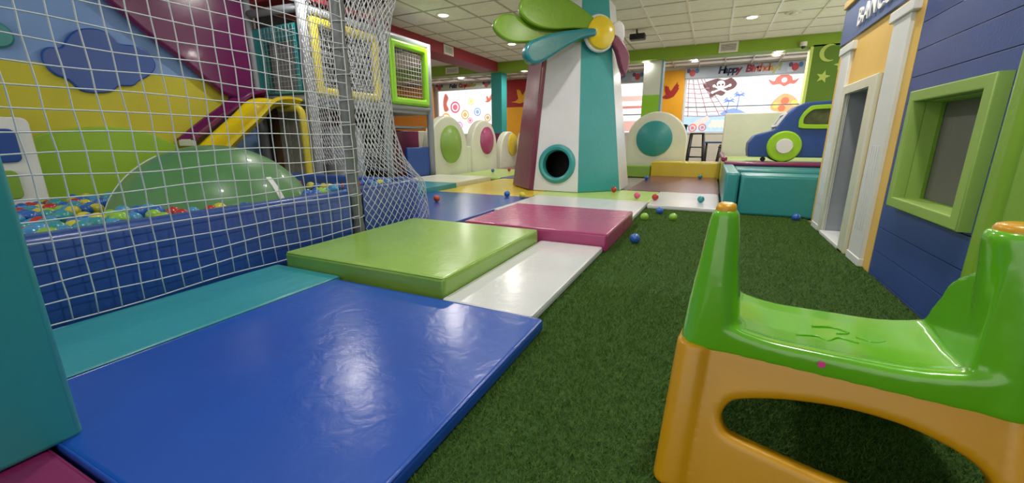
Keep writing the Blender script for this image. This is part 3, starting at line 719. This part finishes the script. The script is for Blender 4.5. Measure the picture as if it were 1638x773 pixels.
link('panel', box(-5.16, -5.10, 3.55, 4.80, .04, 1.1, .01, 1), mat('shade_backing', '3a3438', .7, .25, 12), tower)  # dark backing added; its colour carries the shade inside the tower
link('panel', box(-5.16, -5.10, 3.60, 4.80, 1.2, 2.2, .01, 1), mat('shade_grey', '4c4c50', .7, .2, 30), tower)  # upper backing, likewise added with the shade in its dark grey
# the end facing the pit: teal frame, grey mesh back and a yellow arch below
tf = lambda l, th, y, m, nm, bv=.02: link(nm, plate(l, th, (0, y, 0), FMY, bv, 2), m, tower)
tf([rect(-5.10,-4.36,1.22,1.97), rect(-4.93,-4.44,1.26,1.80)], .08, 3.58, V['bteal'], 'teal_frame')
grid_net(FMY, (0,3.50,0), -4.93, -4.36, 1.24, 1.95, .06, .002, 'frame_net', M_net, tower)
link('yellow_arch', tube_me(smooth_path([(TX-.02,3.44,.03),(TX-.02,3.44,.6),(TX-.02,3.44,.92),(TX-.05,3.44,1.02),(TX-.14,3.44,1.05),(TX-.4,3.44,1.05)], 4), .04, 12), M_fy, tower)
for k, (x0, x1, c) in enumerate(((-5.1,-4.98,'7a5a3a'),(-4.97,-4.80,'b8b4aa'),(-4.79,-4.6,'a8a49a'),(-4.59,-4.42,'b8b4aa'))):
    link('lower_panel', box(x0, x1, 3.60, 3.63, .04, 1.05, .006, 1), mat('slat_'+c, c, .6, .15, 20), tower)
tf([rect(-4.95,-4.40,1.2,1.9)], .02, 3.62, mat('mesh_sheet', '85888c', .6, .15, 40), 'mesh_sheet', 0)
# inside behind the nets: near-black sheet put in for shade, then panel and drum
link('shade_sheet', box(-5.1, TX-.06, 4.80, 4.83, .04, 2.2, .01, 1), M_dark, tower)
link('inner_panel', box(-4.95, -4.90, 3.7, 4.75, .04, 1.05, .01, 1), V['maroon'], tower)
link('inner_drum', lathe([(.0,.05),(.26,.05),(.28,.1),(.28,.75),(.24,.85),(0,.87)], (-4.62, 4.25, 0)), V['grey'], tower)

# ---- slides into the pit
def chute(name, x0, x1, path, m, label, rim=.05):
    e = empty(name, ((x0+x1)/2, path[-1][0], path[-1][1]), label, 'slide'); secs = []
    p = smooth_path(path, 6)
    for i, (y, z) in enumerate(p):
        a = Vector(p[max(i-1,0)]); b = Vector(p[min(i+1,len(p)-1)]); t = (b-a).normalized(); n = Vector((-t.y, t.x))
        if n.y < 0: n = -n
        pr_ = [(x0-.03,rim),(x0,rim+.012),(x0+.03,rim),(x0+.045,rim*.4),(x0+.09,.0),((x0+x1)/2,-.012),(x1-.09,0),(x1-.045,rim*.4),(x1-.03,rim),(x1,rim+.012),(x1+.03,rim),(x1+.03,rim-.02),(x1-.0,rim*.3),(x1-.06,-.04),(x0+.06,-.04),(x0,rim*.3),(x0-.03,rim-.02)]
        secs.append([(x, y+n.x*h, z+n.y*h) for x, h in pr_])
    link('trough', loft(secs), m, e); return e
M_ys = plastic('slide_gold', 'dcc416', .24); M_ps = plastic('slide_plum', '6a1e56', .25)
chute('wave_slide', -4.84, -4.40, [(3.50,1.10),(3.34,1.11),(3.18,1.07),(3.02,.93),(2.82,.77),(2.62,.60),(2.40,.40),(2.2,.28)], M_ys, 'yellow plastic slide coming out of the tower into the ball pit')
pe = chute('plum_slide', -5.13, -4.87, [(3.42,1.22),(3.24,1.16),(3.05,1.02),(2.85,.88),(2.64,.72),(2.56,.66)], M_ps, 'dark purple plastic slide beside the yellow slide')
link('plum_panel', plate([[(1.95,2.12),(2.164,1.928),(2.286,1.82),(2.40,1.72),(2.54,1.615),(2.70,1.50),(2.86,1.36),(3.06,1.20),(3.20,1.16),(3.44,1.18),(3.44,2.45),(1.62,2.45)]], .10, (XL+.022, 0, 0), FX, .03, 3), M_ps, pe, label='big purple side panel sloping along the wall')
link('end_cap', box(-5.14, -4.86, 2.535, 2.56,   .63, .70, .008, 2), M_white, pe)
link('dark_soffit', box(-5.19, -4.25, 2.2, 4.9, 2.46, 2.53), mat('soffit_red', '4a1518', .7), label='dark red ceiling panel over the slides', cat='ceiling panel')

# ---- net post and safety nets
NX = -2.035
pp = empty('net_post', (-2.10, 1.975, .0), 'grey foam-wrapped post tied to the white safety net', 'post')
link('foam_sleeve', tube_me([(-2.085+.004*math.sin(z*9), 1.98+.003*math.cos(z*7), z) for z in np.linspace(.0, CZ-.02, 60)], .045, 16, radii=[.040+.003*math.sin(z*23)+.003*math.sin(z*57) for z in np.linspace(0, CZ, 60)]), M_postg, pp)
for z in np.arange(.2, 2.5, .147): link('cord_tie', tube_me([(-2.085+.047*math.cos(t), 1.98+.047*math.sin(t), z+.006*math.sin(t)) for t in np.linspace(0, 2*PI, 14)[:-1]], .003, 5, True), M_net, pp)
CELL = .0735
mes = []; jit = lambda a: random.uniform(-a, a)
ys = [1.95-CELL*k for k in range(0, 32)]; zs_ = [.065+CELL*k for k in range(0, 34)]
grid = {}
for i, y in enumerate(ys):
    for j, z in enumerate(zs_):
        dx = .008*math.sin(y*3.1+z*1.3)+.003*math.sin(z*5+y*7)
        dz = .004*math.sin(i*.7+j)+.003*math.sin(j*2.1+i*.6)
        dy = .005*math.sin(z*4.1+i*.35)+.002*math.sin(j*1.9+i)
        grid[i, j] = (NX+dx, y+dy, z+dz)
for i in range(len(ys)): mes.append(tube_me([grid[i, j] for j in range(len(zs_))], .0027, 5))
for j in range(len(zs_)): mes.append(tube_me([grid[i, j] for i in range(len(ys))], .0027, 5))
link('safety_net', join(*mes), M_net, label='white square-mesh safety net stretched in front of the ball pit', cat='net')
# the loose net hanging round the rounded corner
SIL = [(.045,2.775),(.13,2.775),(.373,2.741),(.473,2.603),(.577,2.503),(.705,2.443),(.797,2.416),(.879,2.41),(1.044,2.409),(1.205,2.411),(1.362,2.437),(1.527,2.487),(1.643,2.54),(2.0,2.66),(2.5,2.8)]
def fold(z):
    for (a, b), (c, d) in zip(SIL, SIL[1:]):
        if z <= c: return b+(d-b)*(z-a)/(c-a)
    return SIL[-1][1]
def netpt(l, z):
    """l metres along the net: post, fold, then back to the tower post"""
    yf = fold(z); ridge = .004*math.sin(l*9+z*4); f = (yf-.10-2.0)
    if l <= .45:
        q = l/.45; return (-2.03+ridge-.01*q, 2.0+f*q, z)
    if l <= .62:
        t = (l-.45)/.17*PI/2; return (-2.04+ridge-.12*(1-math.cos(t)), yf-.10+.10*math.sin(t), z)
    q = (l-.62)/2.3; return (-2.16-2.06*q+ridge, yf+(3.46-yf)*q, z)
mes = []
for l0, l1, CW, nz, r_, zmin in ((0, .64, .043, 74, .0026, .05), (.62, 2.92, .092, 40, .0030, .42)):
    ns = int((l1-l0)/CW); zlist = [zmin+(2.50-zmin)/nz*k for k in range(nz+1)]
    for d in (1, -1):
        for k in range(-nz, ns+nz+1):
            pts = []
            for j in range(nz+1):
                i = k+d*j*.5; l = l0+i*CW
                if l0 <= l <= l1:
                    p = netpt(l, zlist[j]); pts.append((p[0]+jit(.0015), p[1]+jit(.0015), p[2]+.003*math.sin(i*3+j*1.1)))
            if len(pts) > 1: mes.append(tube_me(pts, r_, 4))
link('corner_net', join(*mes), M_net, label='white diamond-mesh net flaring out round the ball pit corner', cat='net')

# ================================================================== BACK OF THE HALL
# pillars
def pillar(x0, x1, y0, y1, splits, label):
    e = empty('pillar', ((x0+x1)/2, (y0+y1)/2, 0), label, 'pillar')
    for z0, z1, m in splits: link('painted_section', box(x0, x1, y0, y1, z0, z1), m, e)
pillar(-5.34, -5.04, 9.98, 10.28, ((0,.84,paint('plum','7d2457')),(.84,2.34,paint('teal','2b8f8c'))), 'pillar painted teal above plum at the end of the red beam')
pillar(-1.52, -1.16, 9.95, 10.25, ((0,1.63,paint('lime','88c22c')),(1.63,2.34,paint('pale_grey','c9cfc4'))), 'pillar painted pale grey above lime green under the beam')
link('pillar_edge', box(-1.16, -1.12, 9.95, 10.25, 0, 2.34), paint('grey_blue', '7f9aa8'), label='narrow grey-blue edge strip on the pale pillar', cat='trim')
# coloured panels with bird emblems
bird = [(0,0),(.16,.03),(.26,.10),(.22,.24),(.20,.40),(.24,.36),(.27,.40),(.30,.34),(.33,.37),(.36,.27),(.42,.20),(.52,.36),(.62,.50),(.62,.40),(.67,.40),(.65,.31),(.68,.28),(.62,.16),(.52,.02),(.40,-.03),(.30,-.05),(.16,-.02)]
def emblem(x0, x1, z0, zm, z1, m0, m1, mb, bx, bz, sc, fx, label):
    e = empty('emblem_panel', ((x0+x1)/2, BY-.02, z0), label, 'wall panel')
    link('lower_panel', box(x0, x1, BY-.03, BY, z0, zm), m0, e)
    if m1: link('upper_panel', box(x0, x1, BY-.03, BY, zm, z1), m1, e)
    lp = [(bx+fx*p[0]*sc, bz+p[1]*sc) for p in bird]
    link('bird_emblem', plate([lp if fx > 0 else lp[::-1]], .012, (0, BY-.03, 0), FMY), mb, e)
M_py = paint('panel_yellow', 'eda81e'); M_pr = paint('panel_red', 'a3201f')
emblem(-6.30, -5.0, .0, 1.70, 2.55, M_py, M_pr, M_py, -6.12, 1.86, 1.0, 1, 'red over yellow wall panel with a yellow flying bird')
emblem(-1.86, -.86, .0, 2.50, 2.55, M_py, None, M_pr, -1.53, 1.81, .80, 1, 'yellow wall panel with a red flying bird')
# windows: backlit panes with printed film
M_pane = mat('daylight_pane', 'f2f5fa', .3, .03, 1.2, emit=WIN_E)
def film(name, hexc, k=.85): return mat('film_'+name, hexc, .5, .10, 3, emit=WIN_E*k)
def window(n, x0, x1, z0, z1, label=None):
    w = empty('window_%d' % n, ((x0+x1)/2, BY, z0), label, None, None, 'structure')
    link('pane', box(x0, x1, BY+.05, BY+.07, z0, z1), M_pane, w)
    link('window_frame', plate([rect(x0-.02,x1+.02,z0-.02,z1+.02), rect(x0+.03,x1-.03,z0+.03,z1-.03)], .06, (0, BY+.04, 0), FMY), M_white, w)
    return w
FY_ = BY+.045
w1 = window(1, -.82, 1.92, .85, 2.27)
def pf(w, name, loops, m, d=.0): return link(name, plate(loops, .003, (0, FY_-.004-d, 0), FMY), m, w)
link('glazing_bar', box(-.82, 1.92, BY+.03, BY+.05, 1.515, 1.545), mat('frame_grey', '8a8f98', .5), w1)
pf(w1, 'sea_print', [[(-.80,.88),(1.9,.88),(1.9,1.30),(1.5,1.33),(1.1,1.28),(.7,1.34),(.3,1.30),(-.1,1.34),(-.5,1.30),(-.80,1.33)]], film('sea', 'a8c8e8', .7))
pf(w1, 'cloud_print', [smooth_loop([(.5,1.95),(.7,2.1),(1.1,2.15),(1.4,2.08),(1.8,2.12),(1.85,1.95),(1.4,1.88),(.9,1.9)],4)], film('cloud', 'd2dee6', .8))
flag = [(-.40,2.12),(-.25,2.20),(-.05,2.24),(.12,2.20),(.28,2.24),(.42,2.10),(.36,1.98),(.22,1.92),(.10,1.80),(-.05,1.84),(-.18,1.74),(-.22,1.90),(-.32,1.98)]
pf(w1, 'flag_print', [smooth_loop(flag, 3)], film('flag', '7a5a5e', .45), .004)
M_bone = film('bone', 'f6f2f0', .95)
pf(w1, 'skull_print', [smooth_loop([(-.06,2.10),(-.03,2.17),(.05,2.19),(.12,2.15),(.14,2.07),(.10,2.02),(.09,1.96),(.0,1.96),(-.01,2.02)],4), circ(.0,2.08,.028,12), circ(.085,2.085,.028,12)], M_bone, .008)
for p, q in (((-.14,1.90),(.26,2.06)), ((-.12,2.06),(.24,1.88))):
    d = (Vector(q)-Vector(p)).normalized()*.022; nx = Vector((-d.y, d.x))
    pf(w1, 'bone_print', [[tuple(Vector(p)+nx), tuple(Vector(p)-nx), tuple(Vector(q)-nx), tuple(Vector(q)+nx)]], M_bone, .0085)
    for c in (p, q): pf(w1, 'bone_print', [circ(c[0], c[1], .036, 14)], M_bone, .009)
M_rope = film('rope', 'a88a92', .55)
for x0, x1 in ((-.76,-.70),(-.66,-.45),(-.55,-.20),(-.46,.10),(-.40,.32)):
    pf(w1, 'rope_print', [[(x0-.014,2.27),(x0+.014,2.27),(x1+.014,1.28),(x1-.014,1.28)]], M_rope, .004)
for k in range(8):
    z = 2.15-.12*k; xe = -.40+.72*(2.27-z)/.99
    pf(w1, 'rope_print', [[(-.79,z-.012),(xe*.5-.4,z-.045),(xe,z-.025),(xe,z-.001),(xe*.5-.4,z-.021),(-.79,z+.012)]], M_rope, .0045)
M_palm = film('palm', '7e96d0', .55)
pf(w1, 'island_print', [smooth_loop([(.10,1.33),(.22,1.42),(.40,1.48),(.58,1.42),(.72,1.33),(.4,1.28)],4)], film('island', '88a4e0', .6), .004)
for bx_, tz in ((.25,1.66),(.48,1.80)):
    pf(w1, 'palm_print', [[(bx_-.012,1.42),(bx_+.02,1.42),(bx_+.045,tz),(bx_+.02,tz)]], M_palm, .006)
    for a in (20, 70, 130, 165, -15, 200):
        t = math.radians(a); ex, ez_ = bx_+.03+.17*math.cos(t), tz+.10*math.sin(t)-.03
        mx, mz = bx_+.03+.09*math.cos(t), tz+.085*math.sin(t)+.02
        pf(w1, 'palm_print', [[(bx_+.03,tz-.012),(mx,mz-.022),(ex,ez_),(mx,mz+.022),(bx_+.03,tz+.012)]], M_palm, .007)
M_red_f = film('rust', 'cf7a70', .6)
pf(w1, 'hat_print', [smooth_loop([(1.12,2.16),(1.25,2.10),(1.30,2.20),(1.47,2.26),(1.62,2.20),(1.66,2.10),(1.78,2.15),(1.70,2.02),(1.6,2.03),(1.48,1.97),(1.38,2.03),(1.22,2.02)],3)], M_red_f, .004)
pf(w1, 'skull_print', [circ(1.47,2.12,.06,18)], M_bone, .007)
pf(w1, 'figure_patch', [smooth_loop([(1.28,1.40),(1.26,1.56),(1.38,1.72),(1.52,1.80),(1.70,1.74),(1.84,1.58),(1.82,1.40),(1.55,1.34)],4)], film('coral', 'f0a878', .75), .004)  # plain coloured patches put in for the orange pirate figure
for c in ((1.36,1.52,.07),(1.76,1.56,.07),(1.55,1.62,.09),(1.5,1.44,.08)): pf(w1, 'figure_patch', [circ(*c, 18)], film('gold', 'f0d060', .8) if c[2] < .08 else film('coral2', 'e07858', .65), .006)
M_barrel = film('barrel', 'f2d0c0', .8)
pf(w1, 'cannon_print', [[(-.62,1.08),(-.20,1.30),(-.12,1.18),(-.50,.98)]], film('cannon', 'dcc4c0', .75), .006)
for c in ((-.55,.98,.11),(-.30,.99,.10)):
    pf(w1, 'cannon_print', [circ(c[0],c[1],c[2],24), circ(c[0],c[1],c[2]*.7,20)], M_red_f, .008); pf(w1, 'cannon_print', [circ(c[0],c[1],c[2]*.4,16)], M_red_f, .008)
for k in range(7): pf(w1, 'cannonball_print', [circ(-.1+.11*(k % 4)+.05*(k//4), 1.03+.10*(k//4), .055, 16)], M_barrel, .007+.0004*k)
# banner
def banner(x0, x1, z0, z1, body, size, tx, label, bg='aab4c4'):
    b = empty('banner', ((x0+x1)/2, BY-.05, z0), label, 'banner')
    link('sheet', box(x0, x1, BY-.06, BY-.055, z0, z1), mat('banner_'+bg, bg, .5, .06, 2), b)
    x = tx; cw_ = dict(i=.5, l=.5, r=.7, t=.65, f=.6)
    hues = ['2a3550','2a3550','40304c','8a3040','a83848','c04848','b85040','c06a48','b08a40','a8a84c','98a860']
    n = len(body.replace(' ', '')); q = 0
    for ch in body:
        w_ = size*.42*cw_.get(ch, 1.0)*(1.25 if ch.isupper() else 1)
        if ch != ' ':
            c = hues[min(len(hues)-1, int(q/n*len(hues)))]; q += 1
            link('letter', text_me(ch, size, (x, BY-.06, z0+(z1-z0)*.32), FMY, .003, .011, .15), mat('ink_'+c, c, .5), b)
        x += w_
    for ex in (x0+.18, x1-.25):
        for dx, dz, r, c in ((0,0,.075,'c04850'),(.11,.05,.05,'4c7ca8'),(-.1,.06,.045,'6a4a6a')):
            link('balloon_print', plate([circ(ex+dx, (z0+z1)/2+dz, r, 18, r*1.2)], .004, (0, BY-.06, 0), FMY), mat('ink_'+c, c, .5), b)
        for s in range(3): link('stripe_print', plate([rect(ex-.16, ex-.04, z0+.04+.035*s, z0+.052+.035*s)], .004, (0, BY-.06, 0), FMY), mat('ink_white', 'e8e8ea', .5), b)
banner(-.86, 1.90, 2.27, 2.54, 'Happy Birthday!', .24, -.06, 'grey-blue Happy Birthday banner above the pirate window')
banner(-2.80, -1.87, 2.27, 2.54, '', .2, -2.5, 'short piece of birthday banner left of the pale pillar')
banner(-9.10, -6.78, 2.36, 2.54, 'Feliz Cumpleaños', .17, -8.5, 'pale Spanish birthday banner above the window with circles', 'b8c4b4')
w2 = window(2, -2.75, -1.86, .85, 2.27)
for z0, z1, c in ((1.55,1.62,'e09088'),(1.75,1.9,'f4d4cc'),(.9,1.2,'e8b8b0')): pf(w2, 'film_print', [rect(-2.74,-1.87,z0,z1)], film('band_'+c, c, .7))
link('glazing_bar', box(-2.75, -1.86, BY+.03, BY+.05, 1.36, 1.39), mat('frame_grey', '8a8f98', .5), w2)
w3 = window(3, -9.05, -6.80, .85, 2.36)
for cx, cz, r, c in ((-8.35,1.78,.20,'e07a90'),(-7.95,1.52,.16,'e8b070'),(-7.45,1.60,.14,'8aa8d0'),(-7.75,1.32,.10,'e07a90'),(-7.05,1.40,.13,'c0a070'),(-8.75,1.4,.2,'f0c070'),(-8.2,1.15,.14,'c890c8'),(-7.2,1.05,.18,'90c8a0'),(-7.7,1.95,.12,'f0d880'),(-6.98,1.1,.11,'d06060')):
    pf(w3, 'circle_print', [circ(cx,cz,r,28), circ(cx,cz,r*.7,24)], film('ring_'+c, c, .7)); pf(w3, 'circle_print', [circ(cx,cz,r*.5,20)], film('dot_'+c, c, .8))
pf(w3, 'bird_print', [[(-7.2+p[0]*.5, 1.92+p[1]*.5) for p in bird]], film('bird', 'd06858', .6), .004)
pf(w3, 'figure_print', [smooth_loop([(-8.75,2.25),(-8.62,2.1),(-8.7,1.9),(-8.62,1.7),(-8.8,1.65),(-8.85,1.95)],4)], film('figure', 'd88070', .6), .004)
# projector hanging from the ceiling and the dome camera
pj = empty('projector', (-1.38, 8.05, 2.38), 'small black projector hanging from the ceiling beside the windmill', 'projector')
link('body', box(-1.51, -1.25, 7.97, 8.14, 2.38, 2.475, .015, 2), M_black, pj)
link('lens', lathe([(0,.02),(.03,.02),(.035,-.01)], (-1.44, 7.97, 2.43), axis='-y', seg=20), M_dark, pj)
link('mount_arm', tube_me([(-1.38,8.05,2.47),(-1.40,8.05,2.51),(-1.40,8.05,CZ+.003)], .014, 8), M_black, pj)
dc = empty('dome_camera', (1.33, 9.75, 2.34), 'small white dome security camera at the end of the green beam', 'camera')
link('housing', lathe([(0,.075),(.055,.075),(.06,.02),(.05,0),(0,-.001)], (1.33, 9.74, 2.345)), M_vent, dc)
link('eye', lathe([(.04,.01),(.03,-.025),(.012,-.04),(0,-.042)], (1.33, 9.74, 2.342), seg=24), M_black, dc)
# tables and stools
M_blk = mat('black_metal', '26262a', .4); M_bench = mat('bench_blue', '3c5a88', .45)
def stool(x, y, h, w, label, m=M_blk):
    e = empty('bar_stool', (x, y, 0), label, 'stool')
    link('seat', box(x-w/2, x+w/2, y-w/2, y+w/2, h-.035, h, .01, 2), m, e)
    for sx in (-1, 1):
        for sy in (-1, 1): link('leg', tube_me([(x+sx*w*.42, y+sy*w*.42, h-.03), (x+sx*w*.62, y+sy*w*.62, 0)], .032, 8), m, e)
    for zz in (.28, .5):
        for sx in (-1, 1): link('rung', tube_me([(x+sx*w*.55, y-w*.55, zz), (x+sx*w*.55, y+w*.55, zz)], .012, 6), m, e)
        for sy in (-1, 1): link('rung', tube_me([(x-w*.55, y+sy*w*.55, zz), (x+w*.55, y+sy*w*.55, zz)], .012, 6), m, e)
stool(-.33, 10.55, .82, .30, 'black metal bar stool behind the yellow step')
def table(x, y, h, w, d, m, label, name='cafe_table'):
    e = empty(name, (x, y, 0), label, 'table')
    link('table_top', box(x-w/2, x+w/2, y-d/2, y+d/2, h-.04, h, .008, 2), m, e)
    for sx in (-1, 1):
        for sy in (-1, 1): link('leg', tube_me([(x+sx*(w/2-.05), y+sy*(d/2-.05), h-.03), (x+sx*(w/2-.05), y+sy*(d/2-.05), 0)], .022, 8), M_blk, e)
table(-.88, 11.1, 1.02, .6, .6, M_blk, 'tall black bar table beside the teal disc arch', 'bar_table')
table(.22, 11.6, .62, .8, .6, M_bench, 'low blue-topped table below the palm island print')
table(1.12, 11.6, .62, .8, .6, M_bench, 'low blue-topped table below the rust red hat print')
stool(.30, 10.9, .56, .3, 'low dark stool in front of the blue-topped table')
# lantern seen through the green frame
ln_ = empty('wall_lantern', (-9.6, 10.5, 1.55), 'black lantern beyond the green framed net', 'lantern')
link('cage', lathe([(.0,.0),(.14,.0),(.14,.28),(.0,.28)], (-9.6,10.5,1.55), seg=8), M_black, ln_)
link('cap', lathe([(.18,.28),(.1,.36),(0,.38)], (-9.6,10.5,1.55), seg=8), M_black, ln_)
link('stand', tube_me([(-9.6,10.5,0),(-9.6,10.5,1.56)], .03, 8), M_black, ln_)
link('wall_partition', box(-11.9, -9.12, 12.5, 12.7, 0, 2.5), paint('orange_panel', 'e59a3c'), label='orange partition wall beyond the climbing tower', cat='partition')
